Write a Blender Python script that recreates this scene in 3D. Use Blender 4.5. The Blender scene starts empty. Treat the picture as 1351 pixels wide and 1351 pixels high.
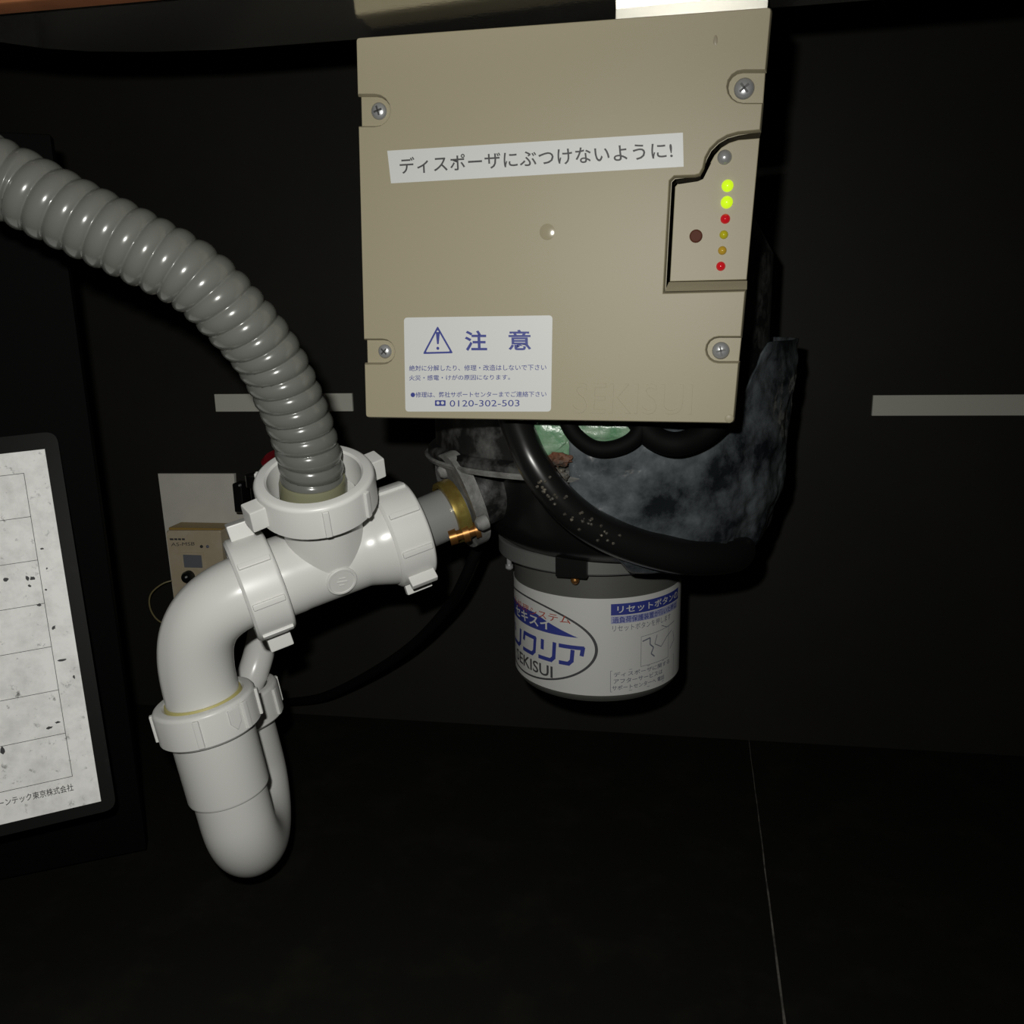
import bpy, bmesh, math, random
import numpy as np
from mathutils import Vector, Matrix, noise

random.seed(7)
scn = bpy.context.scene
COL = scn.collection

# ------------------------------------------------------------------ camera
FPX = 1100.0                      # focal length in pixels of the 1351 px frame
YAW, PITCH, ROLL = math.radians(9.5), math.radians(-13.0), math.radians(-1.2)
CAM = np.array([0.0, 0.0, 0.50])
def _cam_axes():
    cy, sy = math.cos(YAW), math.sin(YAW)
    Rz = np.array([[cy, -sy, 0], [sy, cy, 0], [0, 0, 1.0]])
    cp, sp = math.cos(PITCH), math.sin(PITCH)
    Rx = np.array([[1, 0, 0], [0, cp, -sp], [0, sp, cp]])
    M = Rz @ Rx
    c, s = math.cos(ROLL), math.sin(ROLL)
    r = M @ np.array([c, 0, s]); u = M @ np.array([-s, 0, c]); w = M @ np.array([0, 1.0, 0])
    return r, u, w
CR, CU, CW = _cam_axes()
cam_d = bpy.data.cameras.new('camera')
cam_d.sensor_fit = 'HORIZONTAL'; cam_d.sensor_width = 36.0
cam_d.lens = 36.0 * FPX / 1351.0
cam_d.clip_start = 0.01
cam_o = bpy.data.objects.new('camera', cam_d); COL.objects.link(cam_o)
mw = Matrix.Identity(4)
for i in range(3):
    mw[i][0], mw[i][1], mw[i][2], mw[i][3] = CR[i], CU[i], -CW[i], CAM[i]
cam_o.matrix_world = mw
scn.camera = cam_o

# ------------------------------------------------------------------ light: camera flash in a dark cupboard
world = bpy.data.worlds.new('world'); scn.world = world
world.use_nodes = True
world.node_tree.nodes['Background'].inputs[0].default_value = (1.0, 0.86, 0.7, 1)
world.node_tree.nodes['Background'].inputs[1].default_value = 0.006
fl = bpy.data.lights.new('camera_flash', 'AREA'); fl.energy = 3.2; fl.shape = 'ELLIPSE'; fl.size = 0.018; fl.size_y = 0.012
fl.color = (1.0, 0.99, 0.94)
flo = bpy.data.objects.new('camera_flash', fl); COL.objects.link(flo)
flo.location = (-0.032, 0.01, 0.542)
_aim = CW + CR * (250 - 675.5) / FPX - CU * (820 - 675.5) / FPX      # the flash head points a little left and down
flo.rotation_euler = Vector(tuple(_aim)).to_track_quat('-Z', 'Y').to_euler()
scn.view_settings.view_transform = 'Standard'; scn.view_settings.look = 'None'
scn.view_settings.exposure = 0.0; scn.view_settings.gamma = 1.0
scn.view_settings.use_curve_mapping = False

# ------------------------------------------------------------------ pixel helpers
def ray(px, py): return CW + CR * (px - 675.5) / FPX - CU * (py - 675.5) / FPX
def P(px, py, Y):
    d = ray(px, py); return CAM + d * (Y / d[1])
def Pz(px, py, z):
    d = ray(px, py); return CAM + d * ((z - CAM[2]) / d[2])
def unit(v): v = np.asarray(v, float); return v / np.linalg.norm(v)
def on_plane(px, py, o, n):
    d = ray(px, py); return CAM + d * (np.dot(o - CAM, n) / np.dot(d, n))
def ray_cyl(px, py, p, a, r):
    d = ray(px, py); a = unit(a); m = CAM - p
    d1 = d - a * np.dot(d, a); m1 = m - a * np.dot(m, a)
    A, B, C = d1 @ d1, 2 * d1 @ m1, m1 @ m1 - r * r
    disc = max(B * B - 4 * A * C, 0)
    return CAM + d * ((-B - math.sqrt(disc)) / (2 * A))
def rotv(v):
    v = np.asarray(v, float); a = np.linalg.norm(v); k = v / a
    K = np.array([[0, -k[2], k[1]], [k[2], 0, -k[0]], [-k[1], k[0], 0]])
    return np.eye(3) + math.sin(a) * K + (1 - math.cos(a)) * K @ K

# ------------------------------------------------------------------ materials
def mat(name, col, rough=0.5, metal=0.0, spec=0.5, var=None, vscale=20, bump=0.0, bscale=200, emit=None, estr=0.0,
        coat=0.0, trans=0.0, sss=0.0, lo=0.4, hi=0.65, detail=5, alpha=1.0):
    col = tuple(0.72 * c for c in col); var = tuple(0.72 * c for c in var) if var else None
    m = bpy.data.materials.new(name); m.use_nodes = True
    nt = m.node_tree; b = nt.nodes['Principled BSDF']
    b.inputs['Base Color'].default_value = (*col, 1)
    b.inputs['Roughness'].default_value = rough
    b.inputs['Metallic'].default_value = metal
    b.inputs['Specular IOR Level'].default_value = spec
    b.inputs['Coat Weight'].default_value = coat
    b.inputs['Transmission Weight'].default_value = trans
    b.inputs['Alpha'].default_value = alpha
    if emit:
        b.inputs['Emission Color'].default_value = (*emit, 1); b.inputs['Emission Strength'].default_value = estr
    if var or bump:
        tc = nt.nodes.new('ShaderNodeTexCoord')
    if var:
        n = nt.nodes.new('ShaderNodeTexNoise'); n.inputs['Scale'].default_value = vscale; n.inputs['Detail'].default_value = detail
        n.inputs['Roughness'].default_value = 0.65
        nt.links.new(tc.outputs['Object'], n.inputs['Vector'])
        r = nt.nodes.new('ShaderNodeValToRGB')
        r.color_ramp.elements[0].position = lo; r.color_ramp.elements[1].position = hi
        r.color_ramp.elements[0].color = (*col, 1); r.color_ramp.elements[1].color = (*var, 1)
        nt.links.new(n.outputs['Fac'], r.inputs['Fac']); nt.links.new(r.outputs['Color'], b.inputs['Base Color'])
    if bump:
        n2 = nt.nodes.new('ShaderNodeTexNoise'); n2.inputs['Scale'].default_value = bscale; n2.inputs['Detail'].default_value = 3
        nt.links.new(tc.outputs['Object'], n2.inputs['Vector'])
        bp = nt.nodes.new('ShaderNodeBump'); bp.inputs['Strength'].default_value = bump; bp.inputs['Distance'].default_value = 0.002
        nt.links.new(n2.outputs['Fac'], bp.inputs['Height']); nt.links.new(bp.outputs['Normal'], b.inputs['Normal'])
    return m

M_wall = mat('dark_laminate', (0.017, 0.0165, 0.014), 0.6, spec=0.12, var=(0.020, 0.019, 0.016), vscale=6)
M_floor = mat('dark_floor_sheet', (0.010, 0.0098, 0.008), 0.65, spec=0.10, var=(0.018, 0.017, 0.013), vscale=16, lo=0.5, hi=0.8)
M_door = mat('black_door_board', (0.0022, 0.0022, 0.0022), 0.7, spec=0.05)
M_seam = mat('pale_seam_filler', (0.05, 0.048, 0.04), 0.9, var=(0.22, 0.2, 0.17), vscale=45)
M_steel = mat('coated_steel', (0.80, 0.78, 0.71), 0.12, metal=0.95, var=(0.86, 0.84, 0.78), vscale=14, bump=0.05, bscale=320)
M_bracket = mat('stainless_bracket', (0.95, 0.93, 0.85), 0.35, metal=0.9)
M_wood = mat('orange_wood', (0.37, 0.14, 0.056), 0.5, var=(0.28, 0.10, 0.04), vscale=25)
M_beige = mat('beige_plastic', (0.385, 0.343, 0.232), 0.48, spec=0.32, bump=0.03, bscale=1500)
M_beige_gloss = mat('beige_plastic_gloss', (0.385, 0.343, 0.232), 0.16, spec=0.7)
M_beige_d = mat('beige_plastic_shell', (0.30, 0.26, 0.18), 0.45)
M_sticker = mat('white_sticker', (0.70, 0.715, 0.70), 0.45)
M_blue = mat('blue_ink', (0.035, 0.05, 0.28), 0.5)
M_ink = mat('dark_ink', (0.06, 0.06, 0.065), 0.6)
M_chrome = mat('chrome_screw', (0.55, 0.56, 0.57), 0.3, metal=0.55)
M_slot = mat('screw_slot_dark', (0.05, 0.05, 0.05), 0.5)
M_pvc = mat('grey_white_pvc', (0.85, 0.85, 0.82), 0.26, spec=0.45)
M_pvc2 = mat('grey_white_pvc_nut', (0.90, 0.90, 0.87), 0.36, spec=0.45)
M_seal = mat('yellow_seal', (0.62, 0.56, 0.22), 0.5)
M_olive = mat('olive_rubber_sleeve', (0.27, 0.27, 0.17), 0.3)
M_hose = mat('grey_hose', (0.166, 0.169, 0.155), 0.22, spec=0.5, coat=0.3)
M_black = mat('black_rubber', (0.008, 0.008, 0.008), 0.28, spec=0.35)
M_cable = mat('matt_black_cable', (0.003, 0.003, 0.003), 0.7, spec=0.08)
M_black_dusty = mat('black_rubber_dusty', (0.007, 0.007, 0.007), 0.45, var=(0.16, 0.16, 0.155), vscale=38, bump=0.3, bscale=90, lo=0.46, hi=0.78)
M_film = mat('smeared_blue_grey_film', (0.012, 0.015, 0.018), 0.25, var=(0.24, 0.27, 0.29), vscale=17, bump=0.7, bscale=60, lo=0.40, hi=0.80, detail=8)
M_green = mat('green_tape', (0.10, 0.26, 0.13), 0.3, var=(0.26, 0.38, 0.26), vscale=60, bump=0.5, bscale=120)
M_rust = mat('rusty_residue', (0.03, 0.022, 0.015), 0.7, var=(0.16, 0.055, 0.02), vscale=90, bump=0.6)
M_grime = mat('pale_grime', (0.045, 0.04, 0.03), 0.6, var=(0.25, 0.22, 0.16), vscale=160, bump=0.8, lo=0.5, hi=0.75)
M_can = mat('grey_motor_can', (0.13, 0.13, 0.12), 0.45, metal=0.3)
M_can_label = mat('motor_label_white', (0.66, 0.66, 0.64), 0.5)
M_red_ink = mat('red_ink', (0.42, 0.06, 0.03), 0.6)
M_lilac = mat('lilac_ink', (0.38, 0.40, 0.58), 0.6)
M_greyink = mat('grey_ink', (0.17, 0.18, 0.23), 0.6)
M_ring = mat('cast_grey_ring', (0.215, 0.22, 0.21), 0.4, metal=0.4)
M_flange = mat('dull_cast_flange', (0.13, 0.13, 0.125), 0.6, var=(0.30, 0.30, 0.29), vscale=40, bump=0.4, bscale=150)
M_clear = mat('milky_plastic_tube', (0.30, 0.305, 0.30), 0.25, coat=0.3)
M_brass = mat('brass_clamp', (0.55, 0.45, 0.12), 0.3, metal=0.75, var=(0.40, 0.26, 0.06), vscale=50)
M_bronze = mat('bronze_bolt', (0.36, 0.17, 0.05), 0.35, metal=0.8)
M_tape = mat('cream_foam_strip', (0.62, 0.615, 0.54), 0.7)
M_plate = mat('off_white_plate', (0.76, 0.74, 0.66), 0.6, var=(0.82, 0.80, 0.71), vscale=30)
M_cream = mat('aged_cream_plastic', (0.60, 0.50, 0.34), 0.45, var=(0.66, 0.58, 0.43), vscale=40)
M_amber = mat('amber_shading_tone', (0.42, 0.27, 0.07), 0.4)
M_lcd = mat('lcd_grey', (0.19, 0.205, 0.23), 0.25)
M_wire = mat('yellow_wire', (0.24, 0.20, 0.09), 0.5)
M_redp = mat('red_plastic', (0.30, 0.01, 0.02), 0.4)
M_pouch = mat('laminate_pouch', (0.010, 0.010, 0.010), 0.45, spec=0.12, var=(0.024, 0.024, 0.024), vscale=60, lo=0.6, hi=0.9)
M_led_g = mat('green_led_lit', (0.3, 0.6, 0.02), 0.2, emit=(0.60, 0.80, 0.01), estr=0.8)
M_led_g2 = mat('yellow_led_dim', (0.45, 0.42, 0.02), 0.15, emit=(0.6, 0.5, 0.0), estr=0.12)
M_led_r = mat('red_led', (0.42, 0.01, 0.015), 0.15, emit=(0.8, 0.01, 0.02), estr=0.25)
M_led_a = mat('amber_led', (0.5, 0.32, 0.04), 0.12, emit=(0.6, 0.35, 0.0), estr=0.08)
M_button = mat('brown_button', (0.11, 0.035, 0.02), 0.65, spec=0.15)

def paper_material():
    m = mat('smudged_paper', (0.80, 0.80, 0.78), 0.55)
    nt = m.node_tree; b = nt.nodes['Principled BSDF']
    tc = nt.nodes.new('ShaderNodeTexCoord')
    def layer(scale, lo, hi, c0, c1, detail):
        n = nt.nodes.new('ShaderNodeTexNoise'); n.inputs['Scale'].default_value = scale; n.inputs['Detail'].default_value = detail
        n.inputs['Roughness'].default_value = 0.7
        nt.links.new(tc.outputs['Object'], n.inputs['Vector'])
        r = nt.nodes.new('ShaderNodeValToRGB'); r.color_ramp.elements[0].position = lo; r.color_ramp.elements[1].position = hi
        r.color_ramp.elements[0].color = (*c0, 1); r.color_ramp.elements[1].color = (*c1, 1)
        nt.links.new(n.outputs['Fac'], r.inputs['Fac']); return r
    a = layer(55, 0.42, 0.70, (0.96, 0.96, 0.94), (0.74, 0.74, 0.72), 6)
    c = layer(120, 0.60, 0.74, (1, 1, 1), (0.22, 0.22, 0.22), 6)
    mx = nt.nodes.new('ShaderNodeMix'); mx.data_type = 'RGBA'; mx.blend_type = 'MULTIPLY'; mx.inputs[0].default_value = 1.0
    nt.links.new(a.outputs['Color'], mx.inputs[6]); nt.links.new(c.outputs['Color'], mx.inputs[7])
    nt.links.new(mx.outputs[2], b.inputs['Base Color'])
    return m
M_paper = paper_material()

# ------------------------------------------------------------------ mesh helpers (world-space vertices)
class G:
    def __init__(s): s.v = []; s.f = []
    def add(s, v, f):
        k = len(s.v); s.v += [tuple(map(float, q)) for q in v]; s.f += [tuple(i + k for i in q) for q in f]
        return s
def frame(a):
    a = unit(a); h = np.array([0, 0, 1.0]) if abs(a[2]) < 0.9 else np.array([1.0, 0, 0])
    x = unit(np.cross(h, a)); return x, np.cross(a, x), a
def lathe(prof, o, axis, segs=56, g=None, closed=False, ref=None):
    """prof: list of (t along axis, radius)"""
    g = g or G(); x, y, a = frame(axis)
    if ref is not None:
        x = unit(ref - a * np.dot(ref, a)); y = np.cross(a, x)
    v, f = [], []
    n = len(prof)
    for t, r in prof:
        for k in range(segs):
            th = 2 * math.pi * k / segs
            v.append(np.asarray(o) + a * t + (x * math.cos(th) + y * math.sin(th)) * r)
    for i in range(n - 1 + (1 if closed else 0)):
        j = (i + 1) % n
        for k in range(segs):
            k2 = (k + 1) % segs
            f.append((i * segs + k, i * segs + k2, j * segs + k2, j * segs + k))
    if not closed:
        f.append(tuple(range(segs))[::-1]); f.append(tuple((n - 1) * segs + k for k in range(segs)))
    return g.add(v, f)
def resample(pts, n):
    pts = [np.asarray(p, float) for p in pts]
    ext = [2 * pts[0] - pts[1]] + pts + [2 * pts[-1] - pts[-2]]
    out = []
    for i in range(1, len(ext) - 2):
        p0, p1, p2, p3 = ext[i - 1:i + 3]
        for k in range(40):
            t = k / 40
            out.append(0.5 * ((2 * p1) + (-p0 + p2) * t + (2 * p0 - 5 * p1 + 4 * p2 - p3) * t * t + (-p0 + 3 * p1 - 3 * p2 + p3) * t ** 3))
    out.append(pts[-1]); out = np.array(out)
    s = np.concatenate([[0], np.cumsum(np.linalg.norm(np.diff(out, axis=0), axis=1))])
    q = np.linspace(0, s[-1], n)
    return np.stack([np.interp(q, s, out[:, i]) for i in range(3)], 1), q
def tube(path, rad, segs=24, g=None, cap=True):
    """path: Nx3 array; rad(i, theta) or float"""
    g = g or G(); path = np.asarray(path); n = len(path)
    tg = np.gradient(path, axis=0); x, y, _ = frame(tg[0]); v = []
    for i in range(n):
        a = unit(tg[i]); x = unit(x - a * np.dot(x, a)); y = np.cross(a, x)
        for k in range(segs):
            th = 2 * math.pi * k / segs
            r = rad(i, th) if callable(rad) else rad
            v.append(path[i] + (x * math.cos(th) + y * math.sin(th)) * r)
    f = []
    for i in range(n - 1):
        for k in range(segs):
            k2 = (k + 1) % segs
            f.append((i * segs + k, i * segs + k2, (i + 1) * segs + k2, (i + 1) * segs + k))
    if cap:
        f.append(tuple(range(segs))[::-1]); f.append(tuple((n - 1) * segs + k for k in range(segs)))
    return g.add(v, f)
def block(o, ax, size, bev=0.0, g=None):
    """o centre; ax three axes; size full extents"""
    g = g or G(); bm = bmesh.new(); bmesh.ops.create_cube(bm, size=1.0)
    for q in bm.verts: q.co = Vector((q.co.x * size[0], q.co.y * size[1], q.co.z * size[2]))
    if bev: bmesh.ops.bevel(bm, geom=bm.edges[:], offset=bev, segments=2, affect='EDGES', profile=0.5)
    bm.verts.index_update()
    v = [np.asarray(o) + ax[0] * q.co.x + ax[1] * q.co.y + ax[2] * q.co.z for q in bm.verts]
    f = [tuple(q.index for q in fc.verts) for fc in bm.faces]; bm.free()
    return g.add(v, f)
I3 = (np.array([1.0, 0, 0]), np.array([0, 1.0, 0]), np.array([0, 0, 1.0]))
def slab(x0, x1, y0, y1, z0, z1, bev=0.0, g=None):
    return block(((x0 + x1) / 2, (y0 + y1) / 2, (z0 + z1) / 2), I3, (x1 - x0, y1 - y0, z1 - z0), bev, g)
def prism(poly, d0, d1, fn, bev=0.0, segs=2, g=None):
    """poly: 2D outline (u, v); fn(u, v, d) -> world; front face at d0; optional rounded front edge"""
    g = g or G(); bm = bmesh.new()
    a = [bm.verts.new((p[0], p[1], d0)) for p in poly]; b = [bm.verts.new((p[0], p[1], d1)) for p in poly]
    n = len(poly); fr = bm.faces.new(a); bm.faces.new(b[::-1])
    for i in range(n): bm.faces.new((a[(i + 1) % n], a[i], b[i], b[(i + 1) % n]))
    if bev: bmesh.ops.bevel(bm, geom=list(fr.edges), offset=bev, segments=segs, affect='EDGES', profile=0.5)
    bmesh.ops.recalc_face_normals(bm, faces=bm.faces[:])
    bm.verts.index_update()
    v = [fn(*q.co) for q in bm.verts]; f = [tuple(q.index for q in fc.verts) for fc in bm.faces]; bm.free()
    return g.add(v, f)
def rounded(poly, r, seg=5):
    """round the corners of a 2D polygon; r: float or list"""
    out = []; n = len(poly)
    for i in range(n):
        p = np.array(poly[i], float); a = np.array(poly[i - 1], float); b = np.array(poly[(i + 1) % n], float)
        rr = r if np.isscalar(r) else r[i]
        if rr <= 0: out.append(tuple(p)); continue
        da, db = unit(a - p), unit(b - p)
        p0, p2 = p + da * rr, p + db * rr
        for k in range(seg + 1):
            t = k / seg; out.append(tuple((1 - t) ** 2 * p0 + 2 * t * (1 - t) * p + t * t * p2))
    return out

ORG = {}
def obj(name, g, m, parent=None, smooth=35, label=None, kind=None):
    base = np.zeros(3)
    if parent is not None: base = ORG[parent.name]
    me = bpy.data.meshes.new(name)
    me.from_pydata([tuple(np.array(q) - base) for q in g.v], [], g.f); me.update()
    bm = bmesh.new(); bm.from_mesh(me); bmesh.ops.recalc_face_normals(bm, faces=bm.faces[:]); bm.to_mesh(me); bm.free()
    if smooth:
        me.shade_smooth(); me.set_sharp_from_angle(angle=math.radians(smooth)); wn = smooth == 35 and len(me.polygons) < 3500
    else: wn = False
    me.materials.append(m)
    o = bpy.data.objects.new(name, me); COL.objects.link(o)
    if wn:
        md = o.modifiers.new('weighted_normals', 'WEIGHTED_NORMAL'); md.keep_sharp = True
    if parent is not None: o.parent = parent
    ORG[o.name] = base
    if label: o['label'] = label
    if kind: o['kind'] = kind
    return o
def thing(name, label, cat, loc, group=None):
    o = bpy.data.objects.new(name, None); COL.objects.link(o); o.location = tuple(loc)
    o.empty_display_size = 0.02
    o['label'] = label; o['category'] = cat
    if group: o['group'] = group
    ORG[o.name] = np.asarray(loc, float)
    return o
def tag(o, label, cat, group=None):
    o['label'] = label; o['category'] = cat
    if group: o['group'] = group
    return o
def struct(name, g, m, label, smooth=35):
    o = obj(name, g, m, None, smooth); o['kind'] = 'structure'; o['label'] = label
    return o
def text_mesh(body, bold=0.0, spacing=1.0):
    """2D glyph mesh scaled into the unit square"""
    c = bpy.data.curves.new('lettering', 'FONT'); c.body = body; c.size = 1.0; c.offset = bold; c.resolution_u = 3
    c.space_character = spacing
    o = bpy.data.objects.new('lettering', c); COL.objects.link(o)
    dg = bpy.context.evaluated_depsgraph_get(); me = o.evaluated_get(dg).to_mesh()
    v = np.array([q.co[:2] for q in me.vertices]); f = [tuple(p.vertices) for p in me.polygons]
    o.evaluated_get(dg).to_mesh_clear()
    bpy.data.objects.remove(o); bpy.data.curves.remove(c)
    lo, hi = v.min(0), v.max(0); v = (v - lo) / (hi - lo)
    return v, f
def lettering(body, fn, bold=0.0, g=None, spacing=1.0):
    g = g or G(); v, f = text_mesh(body, bold, spacing)
    return g.add([fn(a, b) for a, b in v], f)
def bil(c):   # c: bottom-left, bottom-right, top-right, top-left
    c = [np.asarray(q, float) for q in c]
    return lambda s, t: (c[0] * (1 - s) + c[1] * s) * (1 - t) + (c[3] * (1 - s) + c[2] * s) * t
def lump(o, ax, size, amp=0.15, freq=3.0, sub=4, seed=0, g=None):
    g = g or G(); bm = bmesh.new(); bmesh.ops.create_icosphere(bm, subdivisions=sub, radius=1.0); bm.verts.index_update()
    v = []
    for q in bm.verts:
        n = noise.fractal(q.co * freq + Vector((seed * 7.1, seed * 3.3, seed)), 1.0, 2.0, 4)
        c = q.co * (1 + amp * n)
        v.append(np.asarray(o) + ax[0] * c.x * size[0] + ax[1] * c.y * size[1] + ax[2] * c.z * size[2])
    f = [tuple(q.index for q in fc.verts) for fc in bm.faces]; bm.free()
    return g.add(v, f)

# =================================================================== THE SETTING
WALL_Y = 0.95
floor = struct('floor', slab(-1.0, 0.75, 0.36, 1.05, -0.02, 0.0), M_floor, 'dark floor sheet of the sink cupboard')
struct('wall_back', slab(-1.0, 0.75, WALL_Y, WALL_Y + 0.02, 0.0, 0.80), M_wall, 'black back panel of the sink cupboard')
struct('wall_right', slab(0.70, 0.72, 0.40, WALL_Y, 0.0, 0.80), M_wall, 'black side panel of the sink cupboard')
struct('wall_left', slab(-0.95, -0.93, 0.40, WALL_Y, 0.0, 0.80), M_wall, 'black side panel behind the open door leaf')
struct('ceiling', slab(-1.0, 0.75, 0.40, 1.0, 0.80, 0.82), M_wall, 'dark underside of the worktop')
ft = struct('trim_1', slab(-0.95, 0.72, 0.452, 0.468, 0.6725, 0.80, 0.002), M_wood, 'orange-brown wooden front rail under the worktop')
# pale filled seam running over the floor sheet, ragged width
s0, s1 = Pz(986, 962, 0.0), Pz(1037, 1365, 0.0)
sd = unit(s1 - s0); sn = np.array([-sd[1], sd[0], 0]); g = G(); v = []; n = 40
for i in range(n + 1):
    t = i / n; wd = 0.0002 + 0.0011 * max(0, t - 0.15) * (0.8 + 0.5 * noise.noise(Vector((t * 25, 0, 0)))) + 0.0002 * random.random()
    p = s0 + (s1 - s0) * t + sn * 0.0006 * noise.noise(Vector((t * 9, 3, 0)))
    v += [p - sn * wd + [0, 0, 0.0], p - sn * wd * 0.8 + [0, 0, 0.0008], p + sn * wd * 0.8 + [0, 0, 0.0008], p + sn * wd]
f = [(i * 4 + k, i * 4 + k + 1, i * 4 + k + 5, i * 4 + k + 4) for i in range(n) for k in range(3)]
obj('floor_seam', g.add(v, f), M_seam, floor, label='pale ragged seam line in the floor')
# small screw head by the seam
sc = Pz(1010, 973, 0.0)
so = lathe([(0, .0022), (.0008, .0022), (.0014, .0014), (.0016, .0004)], sc, (0, 0, 1), 16)
tag(obj('floor_screw', so, M_chrome), 'tiny bright screw head sunk in the floor beside the pale seam', 'screw')

# open door leaf that carries the laminated sheet
SO = np.array([-0.50541358, 0.6, 0.3853086]); SU = np.array([0.87708744, 0.47681241, 0.05803052]); SV = np.array([0.16859355, -0.19247091, -0.96671152])
SN = unit(np.cross(SU, SV))
if np.dot(SN, CAM - SO) < 0: SN = -SN
du = unit(np.array([SU[0], SU[1], 0])); dn = np.array([du[1], -du[0], 0])
edge = np.array([-0.470, 0.640, 0.0])
dc = edge - du * 0.20 - dn * 0.010
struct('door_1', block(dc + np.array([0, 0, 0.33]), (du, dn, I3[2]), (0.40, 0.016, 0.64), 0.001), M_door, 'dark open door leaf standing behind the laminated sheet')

# =================================================================== SINK UNDERSIDE
t = thing('sink', 'coated steel underside of the sink above the beige control box', 'sink', (0, 0.52, 0.675))
PZ = 0.676
def pan_outline():
    far = [Pz(x, y, PZ)[:2] for x, y in ((700, 36), (470, 52), (300, 68), (200, 71), (120, 68), (60, 64), (0, 58), (-60, 48))]
    y1 = far[0][1]
    pts = [(-0.62, 0.470), (0.60, 0.470), (0.60, y1)] + [tuple(q) for q in far] + [(-0.62, far[-1][1] - .03)]
    return pts
gp = prism([(x, y) for x, y in pan_outline()], PZ, PZ + 0.10, lambda u, w, d: np.array([u, w, d]), bev=0.004, segs=3)
obj('front_pan', gp, M_steel, t)
gb = prism(rounded([(-0.40, 0.625), (0.45, 0.625), (0.45, 0.93), (-0.40, 0.93)], 0.05), 0.786, 0.80, lambda u, w, d: np.array([u, w, d]), bev=0.005, segs=3)
obj('bowl', gb, M_steel, t)

# =================================================================== CONTROL BOX
BR = rotv(np.radians([1.5, 1.70708705, -3.98625224]))
BO = np.array([-0.1819643, 0.54, 0.67126498]); BU, BN, BV = BR[:, 0], -BR[:, 1], BR[:, 2]
def B(px, py):
    q = on_plane(px, py, BO, BN) - BO; return (q @ BU, q @ BV)
def bf(u, v, d): return BO + BU * u + BV * v - BN * d        # d: depth behind the front face
bb = [B(481, 552), B(968, 560)]
t = thing('control_box', 'beige plastic control box with warning stickers and a row of indicator lights', 'control box', bf((bb[0][0] + bb[1][0]) / 2, bb[0][1], 0.02))
BOX = t
TL, TR, BRc, BL = B(468, 48), B(1020, 7), B(969, 560), B(481, 552)
def along(p, q, py):   # point on edge p->q (pixel ends) at pixel row py
    k = (py - p[1]) / (q[1] - p[1]); return (p[0] + (q[0] - p[0]) * k, py)
LE = ((468, 48), (481, 552)); RE = ((1020, 7), (969, 560))
def notch_left(ytop, ybot, xr):      # pixels; walk down the left edge -> in
    pt, pb = along(*LE, ytop), along(*LE, ybot); c = ((ytop + ybot) / 2); r = (ybot - ytop) / 2
    cx = xr - r; pts = [pt]
    for k in range(9):
        a = math.pi / 2 - math.pi * k / 8; pts.append((cx + r * math.cos(a), c - r * math.sin(a)))
    pts.append(pb); return pts
def notch_right(ytop, ybot, xl):
    pt, pb = along(*RE, ytop), along(*RE, ybot); sl = 0.0; r = (ybot - ytop) / 2; c = (ytop + ybot) / 2
    cx = xl + r; pts = [pb]
    for k in range(9):
        a = -math.pi / 2 - math.pi * k / 8; x = cx + r * math.cos(a)
        pts.append((x, c - r * math.sin(a) + sl * (x - pt[0])))
    pts.append(pt); return pts
led = [along(*RE, 382), (877, 385), (885, 239), (890, 234), (917, 233), (924, 231), (929, 222), (932, 208), (938, 197), (948, 187), (960, 180), (974, 176), along(*RE, 173)]
nl1 = notch_left(126, 165, 513); nl2 = notch_left(449, 479, 519)
nr1 = notch_right(94, 134, 961); nr2 = notch_right(446, 477, 933)
outline_px = [(468, 48)] + nl1 + nl2 + [(481, 552)] + [(969, 560)] + nr2 + led + nr1 + [(1020, 7)]
poly = [B(*p) for p in outline_px]
rad = [0.0] * len(poly)
for i, p in enumerate(outline_px):
    if p in ((468, 48), (481, 552), (969, 560), (1020, 7)): rad[i] = 0.003
poly = rounded(poly, rad, 4)
def inset(pl, w):
    n = len(pl); out = []
    ar = sum(pl[i][0] * pl[(i + 1) % n][1] - pl[(i + 1) % n][0] * pl[i][1] for i in range(n))
    sg = 1 if ar > 0 else -1
    for i in range(n):
        a, b, c = (np.array(pl[i - 1]), np.array(pl[i]), np.array(pl[(i + 1) % n]))
        n1 = unit(b - a); n2 = unit(c - b)
        n1 = np.array([-n1[1], n1[0]]) * sg; n2 = np.array([-n2[1], n2[0]]) * sg
        m = n1 + n2; m = m / max(np.dot(m, m) / 2, 0.35)
        out.append(tuple(b + m * w))
    return out
clean = [poly[0]]
for p_ in poly[1:]:
    if np.hypot(p_[0] - clean[-1][0], p_[1] - clean[-1][1]) > 2e-4: clean.append(p_)
loops = [(inset(clean, .0015), 0.0), (inset(clean, .0011), .00025), (inset(clean, .0009), .0006), (clean, .0036), (clean, .0045)]
n_ = len(clean); gcov = G()
gcov.add([bf(*p_, d_) for lp, d_ in loops for p_ in lp],
         [(k * n_ + i, k * n_ + (i + 1) % n_, (k + 1) * n_ + (i + 1) % n_, (k + 1) * n_ + i) for k in range(4) for i in range(n_)] + [tuple(range(n_)), tuple(range(4 * n_, 5 * n_))])
obj('front_cover', gcov, M_beige, t)
# shell: same outline without tabs, slightly inset, keeps the indicator notch
ins = 0.0016
shell_px = [(470.5, 52), (483, 549), (967, 557)] + led + [(1016.5, 11)]
shell = [B(*p) for p in shell_px]
obj('rear_shell', prism(shell, 0.0046, 0.027, bf, bev=0.0004, segs=1), M_beige, t)
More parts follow.
